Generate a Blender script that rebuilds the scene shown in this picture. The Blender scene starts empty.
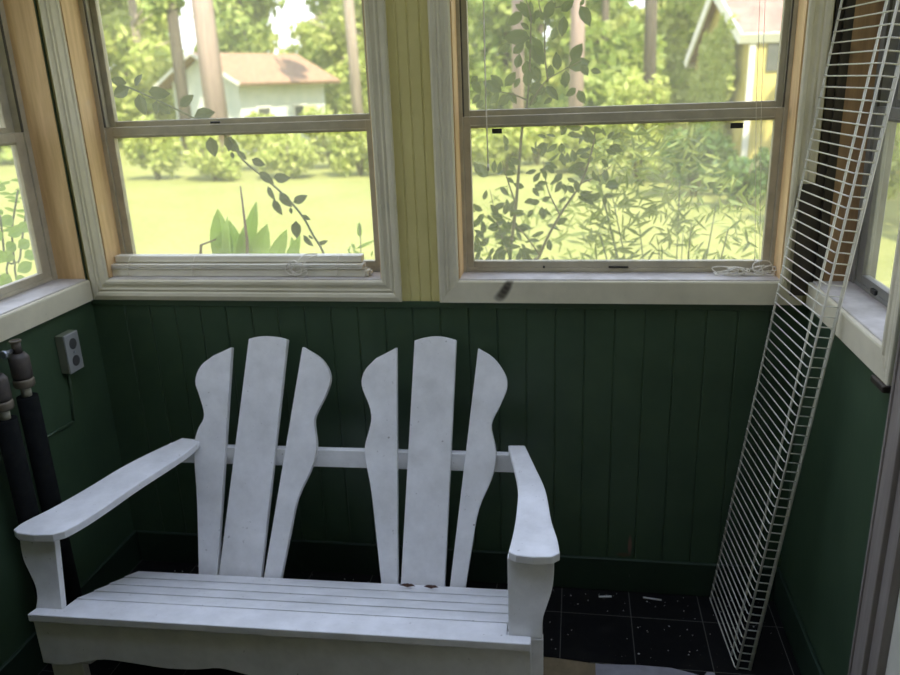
import bpy, bmesh, math, random
from mathutils import Vector, Matrix
import numpy as np
random.seed(7); rng = np.random.default_rng(7)
scene = bpy.context.scene
COL = scene.collection

# ------------------------------------------------------------------ camera (solved from the room's lines)
F_PX, PITCH, YAW, ROLL = 775.742, 0.316983, 0.166442, -0.0377347
CAM = Vector((1.50944, -2.16540, 1.56448))
def cam_axes():
    cy, sy, cp, sp = math.cos(YAW), math.sin(YAW), math.cos(PITCH), math.sin(PITCH)
    f = Vector((-sy*cp, cy*cp, -sp)); rt = Vector((cy, sy, 0)); up = rt.cross(f)
    c, s = math.cos(ROLL), math.sin(ROLL)
    return c*rt + s*up, -s*rt + c*up, f
RT, UP, FW = cam_axes()
def at(u, v, Y=None, X=None, Z=None):
    """world point where the sight line through photo pixel (u,v) meets a vertical or level plane"""
    d = FW*F_PX + RT*(u-450) - UP*(v-337.5)
    if Y is not None: k = (Y-CAM.y)/d.y
    elif X is not None: k = (X-CAM.x)/d.x
    else: k = (Z-CAM.z)/d.z
    return CAM + d*k

# ------------------------------------------------------------------ object helpers
def link(o, parent=None):
    COL.objects.link(o)
    if parent is not None: o.parent = parent
    return o
def tag(o, label=None, cat=None, group=None, kind=None):
    if label: o['label'] = label
    if cat: o['category'] = cat
    if group: o['group'] = group
    if kind: o['kind'] = kind
    return o
def empty(name, loc=(0,0,0), rz=0.0, parent=None):
    o = bpy.data.objects.new(name, None); o.empty_display_size = .1
    o.location = loc; o.rotation_euler = (0,0,rz)
    return link(o, parent)
class MB:
    """collects shapes into one mesh"""
    def __init__(self): self.v=[]; self.f=[]; self.m=[]; self.mi=0; self.sm=[]; self.smooth=False
    def add(self, vs, fs):
        b=len(self.v); self.v += [tuple(x) for x in vs]
        for f in fs: self.f.append([b+i for i in f]); self.m.append(self.mi); self.sm.append(self.smooth)
    def box(self, x0,x1,y0,y1,z0,z1):
        vs=[(x,y,z) for z in (z0,z1) for y in (y0,y1) for x in (x0,x1)]
        self.add(vs, [(0,2,3,1),(4,5,7,6),(0,1,5,4),(2,6,7,3),(0,4,6,2),(1,3,7,5)])
        return self
    def prism(self, pts, fn, a, b):
        """outline pts (2d, ccw), fn(p,q,t)->3d, extruded from a to b"""
        n=len(pts); vs=[fn(p[0],p[1],a) for p in pts]+[fn(p[0],p[1],b) for p in pts]
        fs=[list(range(n))[::-1], list(range(n,2*n))]+[(i,(i+1)%n,n+(i+1)%n,n+i) for i in range(n)]
        self.add(vs,fs); return self
    def tube(self, pts, rad, n=8, caps=True, closed=False):
        pts=[Vector(p) for p in pts]; N=len(pts)
        r=rad if isinstance(rad,(list,tuple)) else [rad]*N
        vs=[]; prev=None
        for i,p in enumerate(pts):
            d=(pts[min(i+1,N-1)]-pts[max(i-1,0)]).normalized()
            if prev is None:
                a=Vector((0,0,1)) if abs(d.z)<.9 else Vector((1,0,0)); e1=d.cross(a).normalized()
            else:
                e1=(prev-d*prev.dot(d)).normalized()
            prev=e1; e2=d.cross(e1)
            for k in range(n):
                t=2*math.pi*k/n; vs.append(p+(e1*math.cos(t)+e2*math.sin(t))*r[i])
        fs=[(i*n+k, i*n+(k+1)%n,(i+1)*n+(k+1)%n,(i+1)*n+k) for i in range(N-1) for k in range(n)]
        s=self.smooth; self.smooth=True; self.add(vs,fs); b=len(self.v)-len(vs); self.smooth=s
        if caps:
            self.f += [[b+k for k in range(n)][::-1],[b+(N-1)*n+k for k in range(n)]]; self.m += [self.mi]*2; self.sm += [False]*2
        return self
    def leaf(self, base, tip, nrm, w, fold=.18, droop=.12, n=4):
        base=Vector(base); tip=Vector(tip); ax=tip-base; L=ax.length
        if L<1e-6: return
        ax/=L; nrm=Vector(nrm); nrm=(nrm-ax*nrm.dot(ax))
        if nrm.length<1e-4: nrm=ax.orthogonal()
        nrm.normalize(); sd=ax.cross(nrm)
        vs=[base]
        prof=[.0]+[math.sin(math.pi*(i/n)**.8)**.8 for i in range(1,n)]
        for i in range(1,n):
            t=i/n; c=base+ax*(L*t)-nrm*(L*droop*(t*t)) ; hw=w*.5*prof[i]
            vs += [c+sd*hw+nrm*(hw*fold*2), c, c-sd*hw+nrm*(hw*fold*2)]
        vs.append(tip-nrm*(L*droop)); T=len(vs)-1
        fs=[(0,1,2),(0,2,3)]
        for i in range(n-2):
            a=1+3*i; b=a+3; fs += [(a,b,b+1,a+1),(a+1,b+1,b+2,a+2)]
        a=1+3*(n-2); fs += [(a,T,a+1),(a+1,T,a+2)]
        self.add(vs,fs)
    def build(self, name, mats, parent=None, bevel=0.0, seg=2, recalc=True):
        me=bpy.data.meshes.new(name); me.from_pydata([tuple(v) for v in self.v],[],self.f)
        mats=mats if isinstance(mats,(list,tuple)) else [mats]
        for m in mats: me.materials.append(m)
        me.polygons.foreach_set('material_index', self.m); me.polygons.foreach_set('use_smooth', self.sm)
        if recalc:
            bm=bmesh.new(); bm.from_mesh(me); bmesh.ops.recalc_face_normals(bm, faces=bm.faces); bm.to_mesh(me); bm.free()
        me.update()
        o=bpy.data.objects.new(name, me); link(o, parent)
        if bevel>0:
            b=o.modifiers.new('Bevel','BEVEL'); b.width=bevel; b.segments=seg; b.limit_method='ANGLE'; b.angle_limit=math.radians(35)
        return o
def spline(pts, n=6):
    """Catmull-Rom through pts"""
    P=[Vector(p) for p in pts]; P=[P[0]*2-P[1]]+P+[P[-1]*2-P[-2]]; out=[]
    for i in range(1,len(P)-2):
        a,b,c,d=P[i-1],P[i],P[i+1],P[i+2]
        for k in range(n):
            t=k/n; out.append(.5*((2*b)+(c-a)*t+(2*a-5*b+4*c-d)*t*t+(3*b-a-3*c+d)*t**3))
    out.append(P[-2]); return out
def spl2(pts, n=6): return [(p.x,p.y) for p in spline([(a,b,0) for a,b in pts], n)]

# ------------------------------------------------------------------ materials
class NT:
    def __init__(self, name):
        self.m=bpy.data.materials.new(name); self.m.use_nodes=True; self.t=self.m.node_tree
        self.t.nodes.clear(); self.out=self.n('ShaderNodeOutputMaterial')
    def n(self, ty, **kw):
        x=self.t.nodes.new(ty)
        for k,v in kw.items():
            if k in x.bl_rna.properties: setattr(x,k,v)
            else: x.inputs[k.replace('_',' ')].default_value=v
        return x
    def l(self,a,b): self.t.links.new(a,b)
    def coord(self, scale=(1,1,1), kind='Object'):
        c=self.n('ShaderNodeTexCoord'); m=self.n('ShaderNodeMapping'); m.inputs['Scale'].default_value=scale
        self.l(c.outputs[kind], m.inputs['Vector']); return m.outputs['Vector']
    def noise(self, vec, scale, detail=4, rough=.6):
        x=self.n('ShaderNodeTexNoise'); x.inputs['Scale'].default_value=scale; x.inputs['Detail'].default_value=detail; x.inputs['Roughness'].default_value=rough
        self.l(vec,x.inputs['Vector']); return x.outputs['Fac']
    def ramp(self, fac, stops):
        r=self.n('ShaderNodeValToRGB'); e=r.color_ramp.elements
        while len(e)<len(stops): e.new(.5)
        for i,(p,c) in enumerate(stops): e[i].position=p; e[i].color=(*c,1) if len(c)==3 else c
        self.l(fac,r.inputs['Fac']); return r.outputs['Color']
    def mix(self, fac, a, b, mode='MIX'):
        x=self.n('ShaderNodeMix', data_type='RGBA', blend_type=mode)
        for s,v in ((0,fac),(6,a),(7,b)):
            if hasattr(v,'is_linked') or hasattr(v,'links'): self.l(v,x.inputs[s])
            else: x.inputs[s].default_value=v if not isinstance(v,tuple) or len(v)==4 else (*v,1)
        return x.outputs[2]
    def math(self, op, a, b=0.0):
        x=self.n('ShaderNodeMath', operation=op)
        for i,v in enumerate((a,b)):
            if hasattr(v,'links'): self.l(v,x.inputs[i])
            else: x.inputs[i].default_value=v
        return x.outputs[0]
    def bsdf(self, col, rough=.5, metal=0.0, bump=None, bstr=.2, bdist=.002, spec=.5):
        p=self.n('ShaderNodeBsdfPrincipled')
        if hasattr(col,'links'): self.l(col,p.inputs['Base Color'])
        else: p.inputs['Base Color'].default_value=(*col,1)
        if hasattr(rough,'links'): self.l(rough,p.inputs['Roughness'])
        else: p.inputs['Roughness'].default_value=rough
        p.inputs['Metallic'].default_value=metal; p.inputs['Specular IOR Level'].default_value=spec
        if bump is not None:
            b=self.n('ShaderNodeBump'); b.inputs['Strength'].default_value=bstr; b.inputs['Distance'].default_value=bdist
            self.l(bump,b.inputs['Height']); self.l(b.outputs[0],p.inputs['Normal'])
        self.l(p.outputs[0], self.out.inputs['Surface']); return p
def smear(k, vec, c, r):
    """soft blob mask centred at c with radii r (object coordinates): paint stains with a shape of their own"""
    a=k.n('ShaderNodeVectorMath', operation='SUBTRACT'); k.l(vec,a.inputs[0]); a.inputs[1].default_value=c
    b=k.n('ShaderNodeVectorMath', operation='DIVIDE'); k.l(a.outputs[0],b.inputs[0]); b.inputs[1].default_value=r
    d=k.n('ShaderNodeVectorMath', operation='LENGTH'); k.l(b.outputs[0],d.inputs[0])
    x=k.n('ShaderNodeMapRange', interpolation_type='SMOOTHSTEP'); k.l(d.outputs['Value'],x.inputs['Value'])
    x.inputs['From Min'].default_value=1.0; x.inputs['From Max'].default_value=.35
    return x.outputs[0]
def paint(name, c0, c1, rough=.5, speck=None, speck_amt=.5, grain=(1,1,1), nscale=6, stains=()):
    k=NT(name); v=k.coord(); g=k.coord(grain)
    n1=k.noise(v,nscale,5,.65); col=k.ramp(n1,[(.3,c0),(.7,c1)])
    if speck:
        n2=k.noise(v,70,3,.6); f=k.ramp(n2,[(.69,(0,0,0)),(.75,(1,1,1))])
        f2=k.math('MULTIPLY',f,speck_amt); col=k.mix(f2,col,speck)
    for c,r,sc,amt in stains:
        m=k.math('MULTIPLY',smear(k,v,c,r),amt); col=k.mix(m,col,sc)
    n3=k.noise(g,40,4,.6); k.bsdf(col,rough,bump=n3,bstr=.25,bdist=.0015); return k.m
def wood(name, dark, light, axis='Z', rough=.55, scale=14, knots=True):
    k=NT(name); s={'X':(.08,1,1),'Y':(1,.08,1),'Z':(1,1,.08)}[axis]
    v=k.coord(s); o=k.coord()
    n=k.noise(v,scale*3,6,.65); col=k.ramp(n,[(.28,dark),(.72,light)])
    if knots:
        w=k.n('ShaderNodeTexVoronoi'); w.inputs['Scale'].default_value=5; k.l(o,w.inputs['Vector'])
        f=k.ramp(w.outputs['Distance'],[(.05,(1,1,1)),(.13,(0,0,0))]); col=k.mix(k.math('MULTIPLY',f,.55),col,tuple(c*.25 for c in dark))
        b=k.noise(o,7,3); pch=k.ramp(b,[(.68,(0,0,0)),(.76,(1,1,1))]); col=k.mix(k.math('MULTIPLY',pch,.35),col,(.55,.5,.42))
    k.bsdf(col,rough,bump=n,bstr=.2,bdist=.001); return k.m
M={}
M['white']=paint('bench_white_paint',(.70,.70,.69),(.90,.90,.90),.5,speck=(.14,.11,.09),speck_amt=.7,grain=(.1,1,1),nscale=9)
M['cream']=paint('cream_trim_paint',(.60,.56,.41),(.71,.66,.50),.45,speck=(.4,.33,.22),speck_amt=.3)
M['cream_sill']=paint('cream_sill_paint',(.58,.54,.40),(.73,.68,.51),.5,speck=(.36,.3,.2),speck_amt=.5,grain=(.1,1,1),
    stains=[((1.297,-.016,.972),(.022,.05,.016),(.05,.04,.03),.6),((1.305,-.016,.982),(.022,.05,.018),(.04,.03,.02),.75),((1.313,-.016,.994),(.020,.05,.018),(.03,.02,.015),.8),((1.320,-.016,1.006),(.018,.05,.018),(.03,.02,.015),.8),((1.327,-.016,1.018),(.015,.05,.014),(.04,.03,.02),.6)])
M['sill_top']=paint('worn_sill_paint',(.40,.37,.34),(.62,.58,.55),.5,speck=(.25,.2,.15),speck_amt=.6,nscale=12)
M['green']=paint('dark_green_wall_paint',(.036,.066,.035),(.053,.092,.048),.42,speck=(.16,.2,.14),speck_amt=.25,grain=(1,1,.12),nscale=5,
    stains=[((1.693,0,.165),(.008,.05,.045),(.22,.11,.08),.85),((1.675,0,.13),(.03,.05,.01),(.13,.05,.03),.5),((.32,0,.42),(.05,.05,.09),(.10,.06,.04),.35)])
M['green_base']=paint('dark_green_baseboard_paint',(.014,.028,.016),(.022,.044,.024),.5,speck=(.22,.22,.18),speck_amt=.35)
M['yellow']=paint('yellow_board_paint',(.60,.53,.22),(.68,.61,.27),.5,grain=(1,1,.1))
M['raw']=wood('raw_orange_wood',(.52,.33,.15),(.78,.55,.29),'Z')
M['brown']=wood('brown_wood',(.22,.13,.065),(.38,.24,.12),'Z')
M['dark']=wood('dark_wood',(.010,.008,.006),(.05,.036,.022),'Z',knots=False)
def metal(name,c,rough=.45,met=.5):
    k=NT(name); v=k.coord((1,1,1)); n=k.noise(v,18,5); col=k.ramp(n,[(.3,tuple(x*.75 for x in c)),(.7,c)])
    k.bsdf(col,rough,met,bump=k.noise(v,120,2),bstr=.08,bdist=.0005); return k.m
M['alu']=metal('weathered_aluminium',(.58,.53,.40),.45,.2)
M['alu_grey']=metal('dull_grey_aluminium',(.27,.265,.24),.5,.2)
M['alu_dark']=metal('dirty_track_metal',(.10,.09,.07),.6,.2)
M['black']=metal('black_plastic',(.02,.02,.02),.5,0)
M['wire']=paint('white_coated_wire',(.60,.585,.48),(.70,.685,.58),.4)
M['plate']=paint('grey_outlet_plate',(.27,.28,.27),(.34,.35,.34),.4)
M['box_green']=paint('olive_painted_box',(.12,.14,.09),(.18,.19,.13),.5)
M['recept']=paint('dark_receptacle',(.05,.05,.05),(.08,.08,.075),.4)
M['foam']=paint('black_pipe_insulation',(.006,.007,.007),(.013,.014,.013),1.0,nscale=30)
M['foam'].node_tree.nodes['Principled BSDF'].inputs['Specular IOR Level'].default_value=.1
M['valve']=paint('weathered_fitting',(.035,.03,.028),(.09,.075,.06),.55,nscale=25)
M['brass']=metal('brass_ring',(.20,.17,.12),.5,.5)
M['steel']=metal('zinc_screw',(.42,.45,.5),.35,.8)
M['tape']=paint('white_tape',(.38,.37,.3),(.48,.47,.4),.6)
M['cord']=paint('off_white_cord',(.74,.70,.60),(.86,.83,.74),.7,nscale=60)
M['blind']=paint('cream_vinyl_blind',(.70,.66,.54),(.80,.77,.66),.4)
M['door']=paint('cream_door_paint',(.68,.67,.56),(.76,.75,.64),.45)
M['grey_trim']=wood('grey_weathered_trim',(.19,.16,.14),(.31,.28,.25),'Z',knots=False)
M['chip']=paint('paint_chip',(.5,.5,.46),(.7,.7,.65),.6)
M['deadleaf']=paint('brown_dead_leaf',(.05,.022,.012),(.11,.05,.03),.7)
def tile_mat():
    k=NT('black_floor_tile'); v=k.coord(); mp=k.n('ShaderNodeMapping'); k.l(v,mp.inputs['Vector'])
    mp.inputs['Location'].default_value=(-1.4851+.0012,.1317+.0012,0)
    b=k.n('ShaderNodeTexBrick'); b.offset=0; b.squash=1
    for s,val in (('Scale',1.0),('Brick Width',.2103),('Row Height',.2103),('Mortar Size',.0012),('Mortar Smooth',.1)): b.inputs[s].default_value=val
    b.inputs['Color1'].default_value=(.007,.007,.007,1); b.inputs['Color2'].default_value=(.011,.0105,.010,1); b.inputs['Mortar'].default_value=(.10,.10,.085,1)
    k.l(mp.outputs[0],b.inputs['Vector'])
    n=k.noise(v,14,5); dust=k.ramp(n,[(.5,(0,0,0)),(.85,(1,1,1))]); col=k.mix(k.math('MULTIPLY',dust,.12),b.outputs['Color'],(.10,.09,.07))
    n2=k.noise(v,110,2,.5); f=k.ramp(n2,[(.72,(0,0,0)),(.77,(1,1,1))]); col=k.mix(k.math('MULTIPLY',f,.35),col,(.28,.27,.22))
    rg=k.ramp(n,[(.3,(.45,)*3),(.7,(.75,)*3)]); k.bsdf(col,rg,bump=n2,bstr=.1,bdist=.001,spec=.08); return k.m
M['tile']=tile_mat()
M['subfloor_tan']=paint('tan_floor_tile',(.17,.13,.07),(.26,.20,.11),.6,speck=(.04,.03,.02),speck_amt=.6,nscale=20)
M['subfloor_grey']=paint('grey_floor_tile',(.24,.235,.25),(.34,.33,.35),.6,speck=(.06,.05,.05),speck_amt=.6,nscale=20)
def glass(name, dust):
    k=NT(name); v=k.coord(); n=k.noise(v,5,5,.7); f=k.ramp(n,[(.25,(dust*.6,)*3),(.8,(dust*1.5,)*3)])
    tr=k.n('ShaderNodeBsdfTransparent'); tr.inputs[0].default_value=(.97,.98,.97,1)
    tl=k.n('ShaderNodeBsdfTranslucent'); tl.inputs[0].default_value=(.93,.90,.70,1)
    gl=k.n('ShaderNodeBsdfGlossy'); gl.inputs['Roughness'].default_value=.02
    a=k.n('ShaderNodeMixShader'); k.l(f,a.inputs[0]); k.l(tr.outputs[0],a.inputs[1]); k.l(tl.outputs[0],a.inputs[2])
    lw=k.n('ShaderNodeLayerWeight'); lw.inputs['Blend'].default_value=.5; fo=k.math('MULTIPLY_ADD',k.math('POWER',lw.outputs['Facing'],5.0),.55); fo.node.inputs[2].default_value=.02
    b=k.n('ShaderNodeMixShader'); k.l(fo,b.inputs[0]); k.l(a.outputs[0],b.inputs[1]); k.l(gl.outputs[0],b.inputs[2])
    k.l(b.outputs[0],k.out.inputs['Surface']); return k.m
M['glass']=glass('dusty_glass',.08); M['glass_low']=glass('dusty_lower_glass',.10)
def leafmat(name, c0, c1, trans=.4, tcol=None):
    k=NT(name); g=k.n('ShaderNodeNewGeometry'); col=k.ramp(g.outputs['Random Per Island'],[(0,c0),(1,c1)])
    d=k.n('ShaderNodeBsdfPrincipled'); d.inputs['Roughness'].default_value=.5; d.inputs['Specular IOR Level'].default_value=.3; k.l(col,d.inputs['Base Color'])
    t=k.n('ShaderNodeBsdfTranslucent'); tc=k.mix(.5,col,tcol or (.30,.36,.04)); k.l(tc,t.inputs[0])
    m=k.n('ShaderNodeMixShader'); m.inputs[0].default_value=trans; k.l(d.outputs[0],m.inputs[1]); k.l(t.outputs[0],m.inputs[2])
    k.l(m.outputs[0],k.out.inputs['Surface']); return k.m
M['leaf_tree']=leafmat('tree_leaves',(.20,.30,.07),(.48,.54,.16),.5)
M['leaf_pale']=leafmat('pale_tree_leaves',(.36,.44,.10),(.62,.64,.22),.5)
M['leaf_dark']=leafmat('shade_dark_leaves',(.04,.10,.025),(.12,.19,.05),.3)  # dark leaf colour also carries the shade at the shed foot
M['leaf_bush']=leafmat('hedge_leaves',(.36,.44,.10),(.60,.62,.20),.5)
M['leaf_shrub']=leafmat('shrub_leaves',(.028,.058,.010),(.07,.115,.025),.22)
M['leaf_vine']=leafmat('vine_leaves',(.025,.05,.018),(.055,.085,.03),.15)
M['leaf_narrow']=leafmat('narrow_leaves',(.10,.15,.04),(.26,.30,.09),.4)
M['leaf_broad']=leafmat('broad_green_leaves',(.30,.44,.07),(.44,.58,.13),.45,(.2,.4,.06))
M['leaf_light']=leafmat('light_green_leaves',(.2,.38,.06),(.32,.48,.1),.5)
M['bark_pale']=wood('pale_pine_bark',(.22,.17,.13),(.42,.34,.27),'Z',.9,4,False)
M['bark_pink']=wood('pinkish_bark',(.28,.20,.17),(.46,.34,.29),'Z',.9,4,False)
M['bark_dark']=wood('dark_bark',(.05,.04,.03),(.14,.11,.08),'Z',.9,4,False)
M['stem']=paint('shrub_stem',(.10,.09,.045),(.16,.14,.07),.7)
M['stem_green']=paint('green_stem',(.07,.09,.035),(.12,.14,.06),.7)
M['redstalk']=paint('dry_reddish_stalk',(.16,.10,.08),(.24,.16,.12),.7)
M['pale_wall']=paint('pale_cottage_siding',(.50,.54,.48),(.62,.64,.56),.7,nscale=3)
M['roof_brown']=paint('brown_shingle_roof',(.17,.095,.055),(.34,.21,.12),.8,nscale=8)
M['roof_red']=paint('rusty_red_roof',(.20,.09,.07),(.34,.19,.15),.7,nscale=4)
M['yellow_wall']=paint('yellow_shed_boards',(.40,.32,.08),(.50,.41,.13),.7,nscale=3)
M['fascia']=paint('pale_fascia',(.62,.60,.5),(.72,.70,.6),.6)
M['pane_dark']=paint('dark_window_pane',(.05,.055,.05),(.09,.09,.08),.3)
M['white_wall']=paint('white_far_siding',(.7,.66,.66),(.8,.76,.76),.7)
M['siding']=paint('olive_bounce_wall',(.20,.185,.085),(.27,.25,.12),.7)  # unseen rear wall; olive chosen for its bounce onto the bench front
M['pink_board']=paint('faded_pink_boards',(.40,.24,.20),(.52,.34,.28),.7)
def lawn_mat():
    k=NT('sunlit_lawn'); v=k.coord(kind='Generated'); o=k.coord()
    n=k.noise(o,.5,6,.65); n2=k.noise(o,9,4,.7)
    c=k.ramp(n,[(.3,(.215,.228,.070)),(.7,(.275,.282,.100))]); c2=k.ramp(n2,[(.35,(.75,.78,.7)),(.65,(1.08,1.05,1.05))])
    c=k.mix(1.0,c,c2,'MULTIPLY'); k.bsdf(c,.9,bump=n2,bstr=.5,bdist=.05,spec=.1); return k.m
M['lawn']=lawn_mat()

# ------------------------------------------------------------------ room
W=2.1451; T=.14; ZS=.956; ZT=1.02; ZH=1.97; HC=2.45; YR=-3.0
def S(o, kind='structure'): o['kind']=kind; return o
# floor: subfloor with black tiles laid on it
fl=MB(); fl.box(-T,W+T,YR,T,-.16,-.003); floor=S(fl.build('floor',[M['subfloor_tan']]))
grey=MB(); grey.box(1.583,1.905,-1.3,-.30,-.003,-.0015); grey.build('grey_tile',M['subfloor_grey'],floor)
edge=[(1.20,-.338),(1.33,-.334),(1.47,-.333),(1.60,-.345),(1.70,-.337),(1.79,-.338),(1.845,-.352),(1.873,-.362),(1.885,-.343),(1.905,-.343)]
bt=MB(); bt.prism([(0,0),(0,-3.0),(1.20,-3.0)]+edge+[(1.905,-3.0),(W,-3.0),(W,0)][0:0]+[(1.905,-.343),(1.905,-3.0),(W,-3.0),(W,0)], lambda a,b,t:(a,b,t), -.003,0.0)
bt.build('black_tile',M['tile'],floor)
# back wall: studs around the two openings, green boards, yellow boards
O1=(.072,.95); O2=(1.178,2.064)
b=MB(); b.box(-T,W+T,0.006,T,-.16,ZS)
for x0,x1 in ((-T,O1[0]),(O1[1],O2[0]),(O2[1],W+T)): b.box(x0,x1,.004,T,ZS,ZH)
for x0,x1 in (O1,O2): b.box(x0,x1,.004,T,ZS,ZT)
b.box(-T,W+T,.004,T,ZH,HC)
wall_back=S(b.build('wall_back',M['yellow']))
def beads(xs, depth=.0028, g=.0035):
    prof=[]
    for x in xs: prof += [(x-g,0),(x-g*.3,depth),(x+g*.3,depth),(x+g,0)]
    return prof
def boards(x0,x1,z0,z1,grooves,name,mat,yf=0.0,yb=.006):
    prof=[(x0,yf)]+[(x,yf+d) for x,d in beads(grooves)]+[(x1,yf)]+[(x1,yb),(x0,yb)]
    m=MB(); m.prism(prof, lambda a,c,t:(a,c,t), z0,z1); return m.build(name,mat,wall_back)
gx=[.0251+.0842*i for i in range(1,25)]
boards(0,W,0,.936,gx,'green_wainscot',M['green'])
m=MB(); m.box(0,W,-.004,.006,.9365,ZS); m.build('wainscot_rail',M['green'],wall_back,.0015)
boards(1.0065,1.1225,ZS,HC,[1.0315,1.062,1.0955],'yellow_boards',M['yellow'])
def side_wall(name, sgn, holes):
    """sgn -1 left (outside at x<0), +1 right; holes = list of (y0,y1,z0,z1)"""
    x0,x1 = (-T,0) if sgn<0 else (W,W+T)
    m=MB(); ys=0.0
    for (a,c,z0,z1) in sorted(holes, key=lambda h:-h[1]):
        m.box(x0,x1,c,ys,-.16,HC) if c<ys else None
        if z0>0: m.box(x0,x1,a,c,-.16,z0)
        m.box(x0,x1,a,c,z1,HC); ys=a
    m.box(x0,x1,YR,ys,-.16,HC)
    return S(m.build(name,M['green']))
side_wall('wall_left',-1,[(-.95,-.012,ZT,ZH),(-2.3,-1.25,ZT,ZH)])
side_wall('wall_right',1,[(-.545,-.012,ZT,ZH),(-1.56,-.712,0,2.03),(-2.6,-1.9,ZT,ZH)])
# baseboards
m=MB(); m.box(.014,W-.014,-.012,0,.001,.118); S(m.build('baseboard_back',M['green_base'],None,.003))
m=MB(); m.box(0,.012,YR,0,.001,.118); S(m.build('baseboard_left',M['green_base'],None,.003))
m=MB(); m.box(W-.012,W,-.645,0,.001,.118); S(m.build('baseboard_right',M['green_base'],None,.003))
# ceiling strip over the windows; unseen house wall behind, built high to block the sun
m=MB(); m.box(-T-.3,W+T+.3,-.22,T+.25,HC,HC+.1); m.box(-T-.3,W+T+.3,YR,-1.40,HC,HC+.1)
for x0,x1 in ((-T-.3,.05),(2.1,W+T+.3)): m.box(x0,x1,-1.40,-.22,HC,HC+.1)
S(m.build('ceiling',M['cream']))      # unseen; opening over the bench added to let sky light in
m=MB(); m.box(-2.5,7,YR-6,YR,-.45,7.2); S(m.build('wall_rear_sun_block',M['siding']))

# ------------------------------------------------------------------ windows
PROF=[(0,.010),(.004,.014),(.012,.014),(.015,.010),(.024,.009),(.030,.012),(.037,.009),(.041,.013),(.050,.015),(.056,.013),(1,.010)]
FLAT=[(0,.012),(.004,.014),(1,.014)]
def casing(m, x0,x1,z0,z1, w, wb, sides='LRTB', bprof=PROF):
    """mitred trim round an opening; every side its own strip of the profile"""
    def strip(prof, wid, A, B, dA, dB, n):
        P=[(min(o,wid) if o<1 else wid, t) for o,t in prof]; P=[(0,0)]+P+[(wid,0)]
        va=[(A[0]+dA[0]*o, -t, A[1]+dA[1]*o) for o,t in P]; vb=[(B[0]+dB[0]*o, -t, B[1]+dB[1]*o) for o,t in P]
        k=len(P); m.add(va+vb,[(i,i+1,k+i+1,k+i) for i in range(k-1)]+[list(range(k)),list(range(2*k-1,k-1,-1))])
    rb=wb/w
    if 'L' in sides: strip(PROF,w,(x0,z0),(x0,z1),(-1,-rb),(-1,1),0)
    if 'R' in sides: strip(PROF,w,(x1,z0),(x1,z1),(1,-rb),(1,1),0)
    if 'T' in sides: strip(PROF,w,(x0,z1),(x1,z1),(-1,1),(1,1),0)
    if 'B' in sides:
        l=1/rb if 'L' in sides else 0; r=1/rb if 'R' in sides else 0
        strip(bprof,wb,(x0,z0),(x1,z0),(-l,-1),(r,-1),0)
def window(name, loc, rz, x0,x1, jamb_mats, fs=.018, st=.024, sides='LRTB', w=.057, bprof=PROF, d=.088, latches=(), fm='alu', zr=(1.440,1.472,1.466,1.488), label=None):
    R=S(empty(name,loc,rz))
    m=MB(); casing(m,x0,x1,ZT,ZH,w,.064,sides,bprof)
    m.build('casing',[M['cream'] if bprof is PROF else M['cream_sill']],R)
    j=MB(); j.box(x0,x0+.004,-.0005,d+.05,ZT+.0045,ZH-.0125); j.build('jamb',M[jamb_mats[0]],R)
    j=MB(); j.box(x1-.004,x1,-.0005,d+.05,ZT+.0045,ZH-.0125); j.build('jamb',M[jamb_mats[1]],R)
    j=MB(); j.box(x0,x1,.0,d+.05,ZH-.012,ZH); j.build('head_jamb',M['cream'],R)
    j=MB(); j.box(x0,x1,-.003,d+.07,ZT-.012,ZT+.004); j.build('stool',M['sill_top'],R,.002)
    z0=ZT+.0045; z1=ZH-.0125
    f=MB(); f.box(x0,x0+fs,d-.006,d+.05,z0,z1); f.box(x1-fs,x1,d-.006,d+.05,z0,z1); f.box(x0+fs,x1-fs,d-.006,d+.05,z1-.02,z1); f.box(x0+fs,x1-fs,d-.002,d+.05,z0,z0+.012)
    f.build('frame',M[fm],R,.002)
    t=MB()
    for xa in (x0+fs,x1-fs-.004): t.box(xa,xa+.004,d-.004,d+.002,zr[1],z1-.02)
    t.build('track',M['alu_dark'],R)
    a,c=x0+fs,x1-fs
    lo=MB(); lo.box(a,a+st,d,d+.02,z0+.012,zr[1]); lo.box(c-st,c,d,d+.02,z0+.012,zr[1]); lo.box(a+st,c-st,d,d+.02,z0+.012,1.057); lo.box(a+st,c-st,d,d+.02,zr[0],zr[1])
    lo.box(a+st,c-st,d-.003,d,zr[0]+.004,zr[0]+.009)
    lo=lo.build('lower_sash',M[fm],R,.002)
    g=MB(); g.box(a+st,c-st,d+.009,d+.011,1.057,zr[0]); g.build('pane',M['glass_low'],lo)
    up=MB(); e=d+.026; s2=st-.004; up.box(a,a+s2,e,e+.02,zr[2],z1-.02); up.box(c-s2,c,e,e+.02,zr[2],z1-.02); up.box(a+s2,c-s2,e,e+.02,z1-.05,z1-.02); up.box(a+s2,c-s2,e,e+.02,zr[2],zr[3])
    up=up.build('upper_sash',M[fm],R,.002)
    g=MB(); g.box(a+s2,c-s2,e+.009,e+.011,zr[3],z1-.05); g.build('pane',M['glass'],up)
    for (lx,lz,wd,h) in latches:
        l=MB(); l.box(lx-wd/2,lx+wd/2,d-.007,d,lz-h/2,lz+h/2); l.build('latch',M['black'],lo,.001)
    return R
w1=window('window_1',(0,0,0),0,*O1,('raw','raw'),latches=[(.45,1.478,.03,.006)])
w2=window('window_2',(0,0,0),0,*O2,('raw','raw'),fs=.014,st=.020,bprof=FLAT,d=.085,latches=[(1.288,1.431,.028,.014),(1.933,1.428,.032,.014),(1.635,1.040,.056,.004),(1.42,1.040,.006,.006)])
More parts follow.
